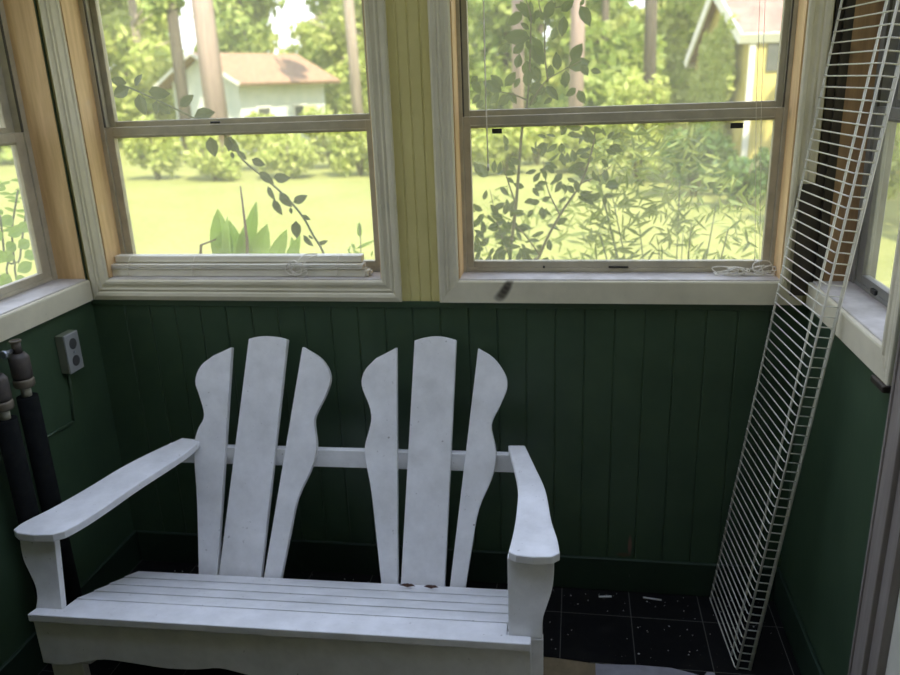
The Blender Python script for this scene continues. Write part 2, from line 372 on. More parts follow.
w3=window('window_3',(0,0,0),math.pi/2,-.95,-.012,('raw','raw'),fs=.022,st=.038,sides='B',d=.097,bprof=FLAT)
w4=window('window_4',(W,0,0),-math.pi/2,.012,.545,('brown','raw'),fs=.028,st=.042,sides='RB',d=.094,bprof=FLAT,fm='alu_grey',latches=[(.185,1.040,.03,.012)])
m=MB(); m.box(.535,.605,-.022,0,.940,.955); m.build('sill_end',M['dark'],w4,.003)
w5=window('window_5',(0,0,0),math.pi/2,-2.3,-1.25,('raw','raw'),sides='LRTB')  # unseen window added further along the left wall for light
w6=window('window_6',(W,0,0),-math.pi/2,1.9,2.6,('raw','raw'),sides='LRTB')
# narrow dark strips in the right-hand corner
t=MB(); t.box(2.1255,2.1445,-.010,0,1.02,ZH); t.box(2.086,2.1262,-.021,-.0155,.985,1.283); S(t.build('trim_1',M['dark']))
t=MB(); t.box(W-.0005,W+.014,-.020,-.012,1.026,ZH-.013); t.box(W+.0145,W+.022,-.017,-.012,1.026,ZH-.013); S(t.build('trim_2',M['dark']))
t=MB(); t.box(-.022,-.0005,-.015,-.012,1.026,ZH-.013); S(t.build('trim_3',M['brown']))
# door on the right-hand side
D=S(empty('door_1',(W,-.712,0)))
m=MB(); m.box(-.022,0,-.0,.060,.001,2.09); m.box(-.026,0,.052,.060,.001,2.09); m.box(-.025,0,-.004,.010,.001,2.09); m.build('casing',M['grey_trim'],D,.002)
m=MB(); m.box(-.014,.06,-.045,-.0045,.001,2.03); m.build('jamb',M['grey_trim'],D)
m=MB(); m.box(.002,.034,-.845,-.0455,.006,2.028); m.build('door_panel',M['door'],D,.003)

# ------------------------------------------------------------------ white loveseat
B=empty('garden_loveseat',(.203,-.75,0),.0245)
tag(B,'white painted wooden two-seat garden bench with fan-shaped slatted back','bench')
m=MB()
up_b=[(x,.350) for x in (1.222,0)]
bot=spl2([(0,.215),(.06,.212),(.115,.226),(.17,.237),(.24,.232),(.33,.223),(.41,.226),(.47,.234),(.53,.222),(.611,.205),(.69,.222),(.75,.234),(.81,.226),(.89,.223),(.98,.232),(1.05,.237),(1.105,.226),(1.16,.212),(1.222,.215)],3)
m.prism(bot+up_b, lambda a,c,t:(a,t,c), 0,.020); m.build('front_apron',M['white'],B,.002)
m=MB(); zf=lambda y:.372-.20*(y+.015)
o=[(0,-.014),(1.222,-.014),(1.222,.0215),(1.166,.0215),(1.166,.075),(.068,.075),(.068,.0215),(0,.0215)]
vs=[(x,y,zf(y)-.022) for x,y in o]+[(x,y,zf(y)) for x,y in o]; n=8
m.add(vs,[list(range(n))[::-1],list(range(n,2*n))]+[(i,(i+1)%n,n+(i+1)%n,n+i) for i in range(n)]); m.build('seat_slat',M['white'],B,.003)
zb=lambda y:.352-.44*(y-.078)
for k,(a,c) in enumerate(((.084,.154),(.164,.230),(.240,.310),(.321,.394))):
    m=MB(); xl,xr=.062-.007*k,1.1675-.003*k
    vs=[(x,y,zb(y)-h) for h in (.020,0) for y in (a,c) for x in (xl,xr)]
    m.add(vs,[(0,2,3,1),(4,5,7,6),(0,1,5,4),(2,6,7,3),(0,4,6,2),(1,3,7,5)]); m.build('seat_slat',M['white'],B,.003)
for xs in (.090,.60,1.115):      # sloping side rails that run to the floor at the back
    m=MB(); o=[(.022,.349),(.022,.20),(.60,0),(.68,0),(.52,.118),(.405,.176),(.10,.318),(.078,.328)]
    m.prism(o, lambda a,c,t:(t,a,c), xs,xs+.022); m.build('side_rail',M['white'],B,.002)
for L in (0,1):
    if L==0: o=[(.066,.358),(.064,.545)]+spl2([(-.030,.545),(-.029,.51),(-.024,.48),(-.010,.445),(.000,.415),(.001,.385),(-.006,.358)],4)
    else: o=[(1.168,.545),(1.170,.358)]+spl2([(1.247,.358),(1.247,.385),(1.249,.41),(1.258,.44),(1.268,.475),(1.272,.51),(1.272,.545)],4)
    m=MB(); ly=lambda z,t: .023+(z-.358)*.17+t
    m.prism(o, lambda a,c,t:(a,ly(c,t),c), 0,.020); m.build('arm_support',M['white'],B,.002)
    x0,x1=((.002,.090) if L==0 else (1.165,1.249))
    m=MB()
    m.box(x0,x1,.0225,.0435,0,.3565) if L else m.box(x0,x1-.0,.0225,.0435,0,.3565); m.build('front_leg',M['white'],B,.002)
Lo=[(-.038,.050),(-.034,.085),(-.002,.161),(.030,.265),(.058,.376),(.095,.471),(.147,.575)]
Li=[(.096,.052),(.112,.088),(.130,.154),(.160,.296),(.187,.40),(.207,.49),(.212,.565)]
Ro=[(1.285,.052),(1.279,.110),(1.265,.188),(1.249,.331),(1.218,.460),(1.187,.583)]
Ri=[(1.171,.048),(1.178,.130),(1.181,.22),(1.179,.33),(1.166,.433),(1.139,.580)]
for out,inn in ((Lo,Li),(Ro,Ri)):
    fr = [(out[0][0]*.85+inn[0][0]*.15,.036),(out[0][0]*.5+inn[0][0]*.5,.031),(out[0][0]*.15+inn[0][0]*.85,.036)]
    o=spl2(out,5)[::-1]+fr+spl2(inn,5)
    if out is Ro: o=o[::-1]
    m=MB(); m.prism(o, lambda a,c,t:(a,c,t), .5462,.567); m.build('armrest',M['white'],B,.003)
m=MB(); m.box(.10,1.195,.5605,.583,.489,.5455); m.build('back_rail',M['white'],B,.003)
m=MB(); m.box(.115,1.115,.405,.428,.125,.175); m.build('lower_back_rail',M['white'],B,.003)
th=math.radians(21.5); sa,ca=math.sin(th),math.cos(th)
def bp(x,t,d): return (x, .408+t*sa+d*ca, .192+t*ca-d*sa)
SL=[[(.222,-.03)]+[(.278,-.03),(.304,.687)]+spl2([(.245,.660),(.206,.628),(.191,.583),(.205,.540),(.221,.492),(.219,.465),(.203,.434),(.194,.374),(.209,.22),(.222,.0)],4),
    [(.281,-.03),(.412,-.03),(.478,.711)]+spl2([(.478,.711),(.45,.718),(.412,.721),(.38,.718),(.357,.712)],3)[1:],
    [(.419,-.03),(.474,-.03)]+spl2([(.476,0),(.500,.13),(.521,.238),(.558,.322),(.576,.39),(.568,.455),(.571,.487),(.601,.550),(.613,.603),(.584,.654),(.525,.690)],4),
    [(.779,-.03),(.828,-.03),(.811,.690)]+spl2([(.750,.658),(.717,.622),(.708,.578),(.732,.519),(.739,.481),(.733,.446),(.721,.382),(.745,.26),(.779,0)],4),
    [(.834,-.03),(.962,-.03),(.987,.713)]+spl2([(.987,.713),(.958,.721),(.925,.724),(.89,.719),(.864,.711)],3)[1:],
    [(.974,-.03),(1.019,-.03)]+spl2([(1.022,0),(1.040,.12),(1.058,.227),(1.094,.315),(1.106,.375),(1.103,.412),(1.092,.470),(1.115,.523),(1.135,.575),(1.130,.615),(1.095,.663),(1.051,.690)],4)]
for o in SL:
    m=MB(); m.prism(o, bp, 0,.020); m.build('back_slat',M['white'],B,.002)
# two dead leaves on the seat at the foot of the right-hand back slats
for (u,v,nm,lab,ln) in ((407,582,'dead_leaf','curled brown dead leaf on bench seat left of its twin, below wide right slat',.022),(431,587.5,'dead_leaf','small dark dead leaf on bench seat beside the rightmost back slat',.02)):
    p=B.matrix_basis.inverted() @ at(u,v,Y=-.75+.375)
    wp=at(u,v,Y=-.378); loc=Matrix.Rotation(-.0245,3,'Z') @ (wp-Vector((.203,-.75,0)))
    lz=zb(loc.y)+.0012
    m=MB()
    for a in (.3,1.7,2.9): m.leaf((0,0,.002),(ln*math.cos(a),ln*.5*math.sin(a),.009),(0,0,1),.013,.4,.2)
    o=m.build(nm,M['deadleaf']); q=Matrix.Rotation(.0245,3,'Z') @ Vector((loc.x,loc.y,lz)); o.location=q+Vector((.203,-.75,0)); tag(o,lab,'leaf')

# ------------------------------------------------------------------ wire shelf leaning in the corner
A0=Vector((1.9437,-.0245,.0035)); u_=Vector((.1108,.004,.9938)).normalized(); v_=Vector((.069,-.9976,.003)); v_=(v_-u_*v_.dot(u_)).normalized(); w_=u_.cross(v_); w_ = -w_ if w_.x<0 else w_
SH=empty('wire_shelf',A0); tag(SH,'white ventilated wire closet shelf leaning upright in the right-hand corner','shelf')
LEN=1.80; BW=.2473; DW=.3025; LIP=.038
for off in (Vector((0,0,0)), v_*BW+w_*.003, v_*DW+w_*.003, v_*DW+w_*LIP, v_*(DW-.008)+w_*(LIP-.0)):
    if off.length>.3 and abs(off.dot(v_)-(DW-.008))<1e-4: continue
    m=MB(); m.tube([off,off+u_*LEN],.0031,8); m.build('long_rod',M['wire'],SH)
nw=int(LEN/.0254)
cw=MB(); cw.tube([Vector((0,0,0)), v_*(DW-.004), v_*DW+w_*.003, v_*DW+w_*LIP],.0018,6); cw0=None
for i in range(nw+1):
    if cw0 is None:
        cw0=cw.build('cross_wire',M['wire'],SH); o=cw0
    else:
        o=cw0.copy(); link(o,SH)
    o.location=u_*(.0254*i+.004)-w_*.003

# ------------------------------------------------------------------ rolled blind on the sill of window_1
BL=empty('window_blind',(.48,.04,ZT+.004)); tag(BL,'lowered cream mini blind bundled on the sill of the left window','blind')
def bx(m,*a): return m.box(*a)
m=MB(); m.box(-.412,.415,-.022,.008,.0005,.024); m.build('bottom_rail',M['blind'],BL,.003)
for i in range(3):
    m=MB(); m.box(-.420,.408,-.026+.002*i,.014,.0255+.0045*i,.0285+.0045*i); m.build('slat',M['blind'],BL,.001)
m=MB(); m.box(-.402,.400,.0,.034,.0395,.0605); m.build('head_rail',M['blind'],BL,.003)
m=MB(); m.box(.4155,.424,-.02,.010,.001,.02); m.box(.4245,.432,-.012,.004,.006,.017); m.build('end_cap',M['blind'],BL,.003)
for x in (-.345,-.13,.33):
    m=MB(); m.tube([(x,-.0275,.002),(x,-.0272,.04),(x+.004,-.01,.0615),(x+.004,.02,.0615)],.0009,5); m.build('ladder_cord',M['cord'],BL)
cx=.205; rr=random.Random(3)
pts=[]
for i in range(46):
    t=i/45; a=t*2*math.pi*5.3
    pts.append((cx+.020*math.cos(a)*(1+.35*math.sin(2.3*a))+.028*(t-.5), -.034-.003*math.sin(a*3)-.004*math.cos(a), .027+.019*math.sin(a)*(1+.3*math.cos(1.7*a))+.004*math.sin(5*t)))
pts=[(cx+.06,-.005,.0635),(cx+.04,-.028,.058)]+pts+[(cx+.01,-.03,.055),(cx+.02,.0,.064),(cx+.05,.02,.0625)]
m=MB(); m.tube(spline(pts,3),.0016,5); m.build('cord',M['cord'],BL)
# raised blind of the right window: its wand and pull cords hang into view
RB=empty('raised_blind',(1.62,.045,1.957)); tag(RB,'raised blind whose wand and tangled pull cords hang in the right window','blind')
m=MB(); m.box(-.42,.42,-.018,.022,-.032,0); m.build('head_rail',M['blind'],RB,.003)
for i in range(8):
    m=MB(); m.box(-.418,.418,-.014,.012,-.0375-.004*i,-.0345-.004*i); m.build('slat',M['blind'],RB)
m=MB(); m.tube([(-.358,-.006,-.0325),(-.357,-.006,-.45),(-.354,-.006,-.61)],.0018,6); m.tube([(-.354,-.006,-.612),(-.354,-.006,-.63)],[.003,.004],8); m.build('wand',M['cord'],RB)
zb2=ZT+.0045-1.957
for dx in (-.010,.003):
    m=MB(); m.tube([(.385+dx-.042,.018,-.033),(.385+dx-.02,.018,-.48),(.385+dx+.008,.012,zb2+.06),(.385+dx+.01,.014,zb2+.012)],.0007,5); m.build('pull_cord',M['cord'],RB)
pts=[]
for i in range(95):
    t=i/94; a=t*2*math.pi*8.7
    pts.append((.385-.095+.15*t+.026*math.cos(a*1.1)+.012*math.sin(2.7*a), .002+.014*math.sin(a*.9), zb2+max(.0035,.011+.011*math.sin(a*1.3)+.010*math.sin(.77*a)*t)))
m=MB(); m.tube(spline(pts,2),.0018,5); m.tube([(.405+.026*math.cos(k*math.pi/9),.004+.006*math.sin(k),zb2+.022+.020*math.sin(k*math.pi/9)) for k in range(19)],.0018,5); m.build('cord_tangle',M['cord'],RB)

# ------------------------------------------------------------------ outlet and pipes on the left wall
OU=empty('outlet_box',(0,-.173,.838)); tag(OU,'surface-mounted grey double socket on the green wall under left sill','outlet')
m=MB(); m.box(0.0005,.026,-.033,.033,-.058,.060); m.build('box',M['box_green'],OU,.002)
m=MB(); m.box(.0262,.032,-.033,.033,-.059,.060); m.build('cover_plate',M['plate'],OU,.003)
for z in (-.026,.027):
    m=MB(); m.tube([(.0322,0,z),(.0335,0,z)],.0165,16); r=m.build('receptacle',M['recept'],OU)
m=MB(); m.tube([(.0322,0,.0005),(.0342,0,.0005)],.004,8); m.build('screw',M['steel'],OU)
m=MB(); m.tube([(.004,-.01,-.0585),(.004,-.012,-.12),(.004,-.028,-.215)],.0045,6); m.tube([(.004,-.028,-.215),(.004,-.19,-.205)],.0045,6); m.build('conduit',M['green'],OU)
def pipe(y, x, top, label, mir):
    P=empty('standpipe',(x,y,.001)); tag(P,label,'pipe',None)
    m=MB(); m.tube([(0,0,0),(0,0,top-.155)],.027,16); m.build('insulation',M['foam'],P)
    m=MB(); m.tube([(0,0,top-.154),(0,0,top-.128)],.013,12); m.build('pipe_end',M['tape'],P)
    m=MB(); m.tube([(0,0,top-.127),(0,0,top-.121),(0,0,top-.108),(0,0,top-.103)],[.024,.027,.027,.024],18); m.build('collar',M['brass'],P)
    m=MB(); m.tube([(0,0,top-.1025),(0,0,top-.095),(0,0,top-.045),(0,0,top-.032)],[.023,.026,.026,.017],18); m.build('valve_body',M['valve'],P)
    m=MB(); m.tube([(0,0,top-.0315),(0,0,top)],.012,14); m.tube([(0,0,top+.0002),(0,0,top+.001)],[.012,.009],14); m.build('spout',M['valve'],P)
    m=MB(); m.tube([(.008,0,top-.004),(.009,0,top-.002),(0.009,0,top+.001)],[.001,.001,.001],4)
    ring=[(.013*math.cos(a),.013*math.sin(a),top+.001) for a in [2*math.pi*i/16 for i in range(17)]]
    m.tube(ring,.0028,6,False); m.build('spout_ring',M['brass'],P)
    m=MB(); m.tube([(-.006,-.013*1,top-.022),(-.006,-.045,top-.022)],[.006,.006],8); m.tube([(-.006,-.036,top-.022),(-.006,-.046,top-.022)],.011,6); m.build('bleed_screw',M['steel'],P)
pipe(-.432,.058,.958,'black insulated standpipe with small valve, the one nearer the wall corner','a')
pipe(-.520,.055,.930,'black insulated standpipe with valve at the left edge, farther from the corner','b')

# ------------------------------------------------------------------ litter on the floor
m=MB()
for i in range(150):
    x,y=(rng.uniform(1.3,2.1),-abs(rng.normal(0,.16))-.02) if i<95 else (rng.uniform(.1,1.3),rng.uniform(-.4,-.02))
    if y<-.325 and x<1.905: y=-.03-.28*rng.random()
    s=rng.uniform(.0008,.0024)*(1.6 if rng.random()<.1 else 1); a=rng.uniform(0,6.28)
    o=[(x+s*math.cos(a+q)*rng.uniform(.6,1.2),y+s*math.sin(a+q)*rng.uniform(.6,1.2)) for q in (0,1.5,3.1,4.6)]
    m.prism(o, lambda p,q,t:(p,q,t), .0004,.0012)
tag(m.build('paint_flakes',M['chip']),'scattered pale paint flakes and grit on the black floor tiles','debris',None,'stuff')
m=MB(); m.box(-.020,.020,-.003,.003,0,.003); sl=m.build('wood_sliver',M['chip']); sl.location=(1.62,-.045,.0005); sl.rotation_euler=(0,0,.15); tag(sl,'thin pale wood sliver on floor below the rust-coloured wall streak','debris')
m=MB(); m.box(-.028,.028,-.002,.002,0,.003); sl=m.build('wood_sliver',M['chip']); sl.location=(1.765,-.040,.0005); sl.rotation_euler=(0,0,-.12); tag(sl,'long pale wood sliver on floor nearest the wire shelf foot','debris')

# ------------------------------------------------------------------ outside
ZG=-.45
g=MB(); n=40; xs=np.linspace(-60,70,n); ys=np.linspace(.15,100,n)
g.add([(x,y,ZG) for y in ys for x in xs],[(j*n+i,j*n+i+1,(j+1)*n+i+1,(j+1)*n+i) for j in range(n-1) for i in range(n-1)])
g.add([(-60,-60,ZG-.01),(70,-60,ZG-.01),(70,.15,ZG-.01),(-60,.15,ZG-.01)],[(0,1,2,3)])
S(g.build('lawn',M['lawn']))

def crown_mesh(name, blobs, count, size, mat, parent):
    """blobs: (cx,cy,cz,rx,ry,rz); leaves are small diamond blades spread through the blobs"""
    B_=np.array(blobs,float); vol=np.prod(B_[:,3:],axis=1)**.75; k=rng.choice(len(B_),count,p=vol/vol.sum())
    d=rng.normal(size=(count,3)); d/=np.linalg.norm(d,axis=1)[:,None]; r=rng.random(count)**.38
    c=B_[k,:3]+d*r[:,None]*B_[k,3:]
    a=rng.normal(size=(count,3)); a/=np.linalg.norm(a,axis=1)[:,None]
    b=np.cross(a,rng.normal(size=(count,3))); b/=np.linalg.norm(b,axis=1)[:,None]
    s=size*rng.uniform(.6,1.4,count)[:,None]
    v=np.stack([c-a*s,c+b*s*.5,c+a*s,c-b*s*.5],1).reshape(-1,3)
    me=bpy.data.meshes.new(name); me.vertices.add(len(v)); me.vertices.foreach_set('co',v.ravel())
    me.loops.add(len(v)); me.loops.foreach_set('vertex_index',np.arange(len(v)))
    me.polygons.add(count); me.polygons.foreach_set('loop_start',np.arange(0,len(v),4)); me.update(calc_edges=True); me.validate()
    me.materials.append(mat); o=bpy.data.objects.new(name,me); return link(o,parent)
def tree(name, x,y, h, rad, r0, bark, leaf, count, size, label, group=None, low=.25, cat='tree'):
    R=empty(name,(x,y,ZG)); tag(R,label,cat,group)
    m=MB(); bend=random.uniform(-.02,.02)*h
    m.tube([(0,0,-.1),(bend*.3,0,h*.3),(bend*.7,bend*.4,h*.6),(bend,bend,h*.95)],[r0*1.15,r0,r0*.8,r0*.3],12)
    for i in range(7):
        z=h*random.uniform(max(low,.3),.85); a=random.uniform(0,6.28); l=rad*random.uniform(.5,.9)
        m.tube([(0,0,z),(l*.5*math.cos(a),l*.5*math.sin(a),z+l*.3),(l*math.cos(a),l*math.sin(a),z+l*.45)],[r0*.35,r0*.22,r0*.08],6)
    m.build('trunk',bark,R)
    if count:
        bl=[]
        for i in range(24 if cat=='tree' and low<.2 else 11):
            t=random.random()**1.5; z=h*(low+(1-low)*t); q=rad*(1-.55*abs(t-.4))*random.uniform(.2,.8); a=random.uniform(0,6.28); s=rad*random.uniform(.35,.6)
            bl.append((q*math.cos(a),q*math.sin(a),z,s,s,s*.75))
        crown_mesh('crown',bl,count,size,leaf,R)
    return R
def px(u,Y): p=at(u,90,Y=Y); return p.x
# trunks that stand out
tree('pine_tree',px(214,18.4),18.4,16,.6,.27,M['bark_pink'],M['leaf_tree'],700,.16,'thick pale pinkish tree trunk in front of the white cottage',low=.6)
tree('oak_tree',px(181,20.4),20.4,13,.75,.17,M['bark_dark'],M['leaf_tree'],1200,.2,'dark-barked leafy tree just left of the thick pale trunk',low=.33)
tree('birch_tree',px(357,20),20,14,.8,.15,M['bark_pale'],M['leaf_tree'],1500,.2,'slim pale-barked tree at the right side of left window',low=.40)
tree('birch_tree',px(576,18.6),18.6,14,.6,.17,M['bark_pink'],M['leaf_tree'],900,.2,'pale straight tree trunk behind the glossy-leaved shrub',low=.5)
tree('birch_tree',px(518,21.4),21.4,14,.65,.16,M['bark_pink'],M['leaf_tree'],900,.2,'pinkish tree trunk behind the left part of right window',low=.5)
tree('oak_tree',px(650,20.6),20.6,14,.7,.16,M['bark_dark'],M['leaf_pale'],1500,.2,'slim dark tree trunk in the middle of the right window',low=.42)
# woodland behind the lawn
wl=[]
for row,(yy,xa,xb) in enumerate(((27.5,-24,16),(33.2,-26,20),(38.9,-24,24),(44.6,-28,26),(50.3,-26,30))):
    x=xa+(2.8,.9,1.9,3.8,4.9)[row]
    while x<xb:
        if not (row==0 and -14<x<-1): wl.append((x,yy,(len(wl)*7+row)%2))
        x+=5.9
wl += [(-18,21.5,0),(-21,15.5,1),(-19,9.5,0),(12.5,21.5,1),(17.5,17,0)]
for i,(x,y,kd) in enumerate(wl):
    tree('woodland_tree',x,y,random.uniform(8.5,10.5),random.uniform(2.2,2.32),random.uniform(.14,.22),M['bark_dark'] if kd==0 else M['bark_pale'],M['leaf_tree'] if kd==0 else M['leaf_pale'],5600,.23,
        'tall leafy woodland tree standing far behind the lawn','woodland trees',low=.05)
# hedge of bushes at the far edge of the lawn
def bush(name,x,y,w,h,leaf,count,size,label,group=None):
    R=empty(name,(x,y,ZG)); tag(R,label,'bush',group)
    m=MB()
    for i in range(5):
        a=i*1.3; m.tube([(0,0,-.05),(w*.15*math.cos(a),w*.15*math.sin(a),h*.35),(w*.3*math.cos(a),w*.3*math.sin(a),h*.7)],[.04,.03,.012],6)
    m.build('stems',M['stem'],R)
    bl=[((-.45+.9*i_/10)*w,random.uniform(-.3,.3)*w,h*random.uniform(.25,.72),w*random.uniform(.22,.36),w*random.uniform(.22,.36),h*random.uniform(.2,.3)) for i_ in range(11)]
    crown_mesh('foliage',bl,count,size,leaf,R); return R
hb=[(-10.4+1.72*i,15.7+.25*math.sin(2.1*i),1.04,1.25+.2*math.sin(1.7*i),i%3==0) for i in range(8)]+[(-6.5+1.72*i,17.7,1.02,1.5+.1*i,i%2==0) for i in range(2)]+[(-2.9+1.72*i,17.6,1.02,1.45+.2*math.sin(2.3*i),i%2==0) for i in range(3)]
for (x,Y,w,h,kd) in hb:
    bush('hedge_bush',x,Y,w,h*1.08,M['leaf_bush'] if kd else M['leaf_pale'],1900,.09,'leafy bush in the row along the far edge of the lawn','bushes along the lawn edge')
bush('hedge_bush',px(640,13.8),13.8,1.0,2.3,M['leaf_bush'],1300,.09,'tall yellow-green bush left of the yellow shed')
bush('hedge_bush',px(700,11.8),11.8,.85,1.3,M['leaf_dark'],1200,.08,'dark green bush just left of the shed corner')
bush('hedge_bush',px(748,10.6),10.6,.8,1.0,M['leaf_dark'],1200,.08,'low dark green bush in front of the shed corner board')
bush('hedge_bush',px(872,9.2),9.2,1.0,1.7,M['leaf_bush'],1200,.08,'light green bush seen low through the right-hand side window')
# cottage seen in the left window
def poly(m, pts, th, ax):
    pts=[Vector(p) for p in pts]; ax=Vector(ax)*th; n=len(pts)
    m.add(pts+[p+ax for p in pts],[list(range(n))[::-1],list(range(n,2*n))]+[(i,(i+1)%n,n+(i+1)%n,n+i) for i in range(n)])
def gable_house(name, loc, rz, L, Wd, he, hr, wall, roof, label, cat):
    """gable end at local y=-Wd..; ridge along local y"""
    R=empty(name,loc,rz); tag(R,label,cat)
    m=MB(); o=[(-Wd/2,0),(Wd/2,0),(Wd/2,he),(0,hr),(-Wd/2,he)]; m.prism(o,lambda a,c,t:(a,t,c),0,L); wl_=m.build('walls',wall,R)
    for s in (-1,1):
        m=MB(); e=.45; sl=(hr-he)/(Wd/2); n_=Vector((s*sl,0,1)).normalized()*.10
        a=Vector((0,-.4,hr)); b2=Vector((s*(Wd/2+e),-.4,he-e*sl)); c2=b2+Vector((0,L+.8,0)); d2=a+Vector((0,L+.8,0)); off=n_*.03/.1
        m.add([a+off,b2+off,c2+off,d2+off,a+n_+off,b2+n_+off,c2+n_+off,d2+n_+off],[(0,1,2,3),(4,7,6,5),(0,4,5,1),(1,5,6,2),(2,6,7,3),(3,7,4,0)])
        m.build('roof',roof,R)
        m=MB(); m.add([p+Vector((0,-.05,0)) for p in (a+off,b2+off,b2+n_+off,a+n_+off)]+[p+Vector((0,-.01,0)) for p in (a+off,b2+off,b2+n_+off,a+n_+off)],[(0,1,2,3),(4,7,6,5),(0,4,5,1),(1,5,6,2),(2,6,7,3),(3,7,4,0)]); m.build('barge_board',M['fascia'],R)
    return R
CT=gable_house('cottage',(px(205,23.6),23.6,ZG),-.40,4.2,3.2,2.35,3.15,M['pale_wall'],M['roof_brown'],'pale cottage with brown roof behind the left window','building')
for yy in (1.0,2.8):
    m=MB(); m.box(1.602,1.635,yy-.35,yy+.35,.6,1.5); f=m.build('window',M['fascia'],CT); m=MB(); m.box(1.6355,1.645,yy-.28,yy+.28,.67,1.43); m.build('pane',M['pane_dark'],f)
m=MB(); m.box(-.4,.4,-.04,-.002,.7,1.5); f=m.build('window',M['fascia'],CT); m=MB(); m.box(-.33,.33,-.05,-.041,.77,1.43); m.build('pane',M['pane_dark'],f)
# far white buildings
FB=gable_house('far_house',(px(614,57),57,ZG),-.4,6,3.0,1.6,2.75,M['white_wall'],M['white_wall'],'small white far building in the trees right of the pale trunk','building')
FB=gable_house('far_house',(px(478,57),57,ZG),.5,6,3.0,1.7,3.0,M['white_wall'],M['white_wall'],'small white far building at the left edge of right window','building')
FB=gable_house('far_house',(px(122,57),57,ZG),.2,7,4.6,2.0,3.9,M['white_wall'],M['white_wall'],'white far building at the left edge of the left window','building')
# yellow shed with ivy-covered gable
N=at(746,90,Y=12.2); Fp=at(694,90,Y=15.2); 
SD=empty('shed',(N.x,N.y,ZG)); tag(SD,'yellow wooden shed with rusty red roof and ivy-covered gable','shed')
f_=Vector((Fp.x-N.x,Fp.y-N.y,0)); e_=Vector((-f_.y,f_.x,0)); e_=e_ if e_.x>0 else -e_; e_.normalize(); LS=6.5
he1=at(746,37,Y=12.2).z-ZG; he2=at(693,62,Y=15.2).z-ZG; pk=f_*.52; hp=at(713,-8,Y=13.8).z-ZG
gp=[(0,0,0),f_,f_+Vector((0,0,he2)),pk+Vector((0,0,hp)),Vector((0,0,he1))]
m=MB(); poly(m,gp,LS,e_); m.build('walls',M['yellow_wall'],SD)
for base,hh in ((Vector((0,0,0)),he1),(f_,he2)):
    top=pk+Vector((0,0,hp)); ev=base+Vector((0,0,hh)); dr=(ev-top); ev=ev+dr*.04
    nn=dr.cross(e_).normalized(); nn = nn if nn.z>0 else -nn
    q=[top-e_*.16+nn*.02,ev-e_*.16+nn*.02,ev+e_*(LS+.3)+nn*.02,top+e_*(LS+.3)+nn*.02]
    m=MB(); poly(m,q,.09,nn); m.build('roof',M['roof_red'],SD)
    q=[top-e_*.20+nn*.11,ev-e_*.20+nn*.11,ev-e_*.20-nn*.08,top-e_*.20-nn*.08]
    m=MB(); poly(m,q,.035,e_); m.build('barge_board',M['fascia'],SD)
    m=MB(); q=[ev-e_*.20+nn*.10,ev-e_*.20-nn*.06,ev+e_*(LS+.3)-nn*.06,ev+e_*(LS+.3)+nn*.10]; poly(m,q,.03,dr.normalized()); m.build('fascia_board',M['fascia'],SD)
fn=f_.normalized()
def onwall(s,z,o=.0): return e_*s-fn*o+Vector((0,0,z))     # on the long side facing the porch
def rect(m,s0,s1,z0,z1,o0,o1): poly(m,[onwall(s0,z0,o0),onwall(s1,z0,o0),onwall(s1,z1,o0),onwall(s0,z1,o0)],o1-o0,-fn)
m=MB(); rect(m,.30,.95,he1-.55,he1-.12,.002,.03); m.build('window',M['pane_dark'],SD)
m=MB(); rect(m,.0,.10,0,he1-.1,.002,.03); m.build('corner_board',M['fascia'],SD)
m=MB(); rect(m,.55,.95,0,1.75,.002,.03); m.build('door',M['pink_board'],SD)
m=MB(); rect(m,1.4,4.5,.5,1.6,.002,.03); m.build('door',M['pink_board'],SD)
bl=[]
for i in range(44):
    t=random.uniform(.14,.86); z=random.uniform(.1,1.0)*(he1*(1-t)+he2*t); z*=1+.16*(1-abs(t-.5)*2); p=f_*t-e_*.15+Vector((0,0,z)); bl.append((p.x,p.y,p.z,.045,.33,.4))
iv=crown_mesh('ivy',bl,5600,.09,M['leaf_bush'],SD); iv['label']='green ivy on the gable'
# tree out to the right that shades the lawn by the shed
tree('woodland_tree',9.2,6.2,9,2.6,.2,M['bark_dark'],M['leaf_tree'],2600,.22,'broad leafy tree on the near lawn to the right of the porch',None,low=.45)

# ---------------------------------------------------------------- plants close to the glass
def P(lst,Y,ox,oy,s): return [at(ox+a/s,oy+c/s,Y=Y) for a,c in lst]
VN=empty('vine_sprig',at(323,252,Y=.34)); VN.location.z=ZG; tag(VN,'arching vine sprig with small oval leaves across the left window','vine')
o0=Vector(VN.location)
st=[at(u,v,Y=.34+.02*math.sin(i)) for i,(u,v) in enumerate([(94,74),(110,80),(130,88),(157,100),(192,117),(213,128),(230,140),(243,160),(267,180),(287,198),(303,217),(313,235),(323,252),(334,285),(343,330)])]
st=[p-o0 for p in st]; st.append(Vector((.02,0,0)))
sp=spline(st,4); m=MB(); m.tube(sp[::-1],[.0046-.0022*i/len(sp) for i in range(len(sp))],6); m.build('stem',M['stem_green'],VN)
m=MB()
def L2(m,lst,Y,ox,oy,s,org,w=.55,jit=.02,nrmj=.5):
    for a,c,d,e in lst:
        y=Y+rng.uniform(-jit,jit); p=at(ox+a/s,oy+c/s,Y=y)-org; q=at(ox+d/s,oy+e/s,Y=y+rng.uniform(-.01,.01))-org
        m.leaf(p,q,Vector((rng.normal()*nrmj,-1,rng.normal()*nrmj)),(q-p).length*w*rng.uniform(.85,1.1),.12,.04)
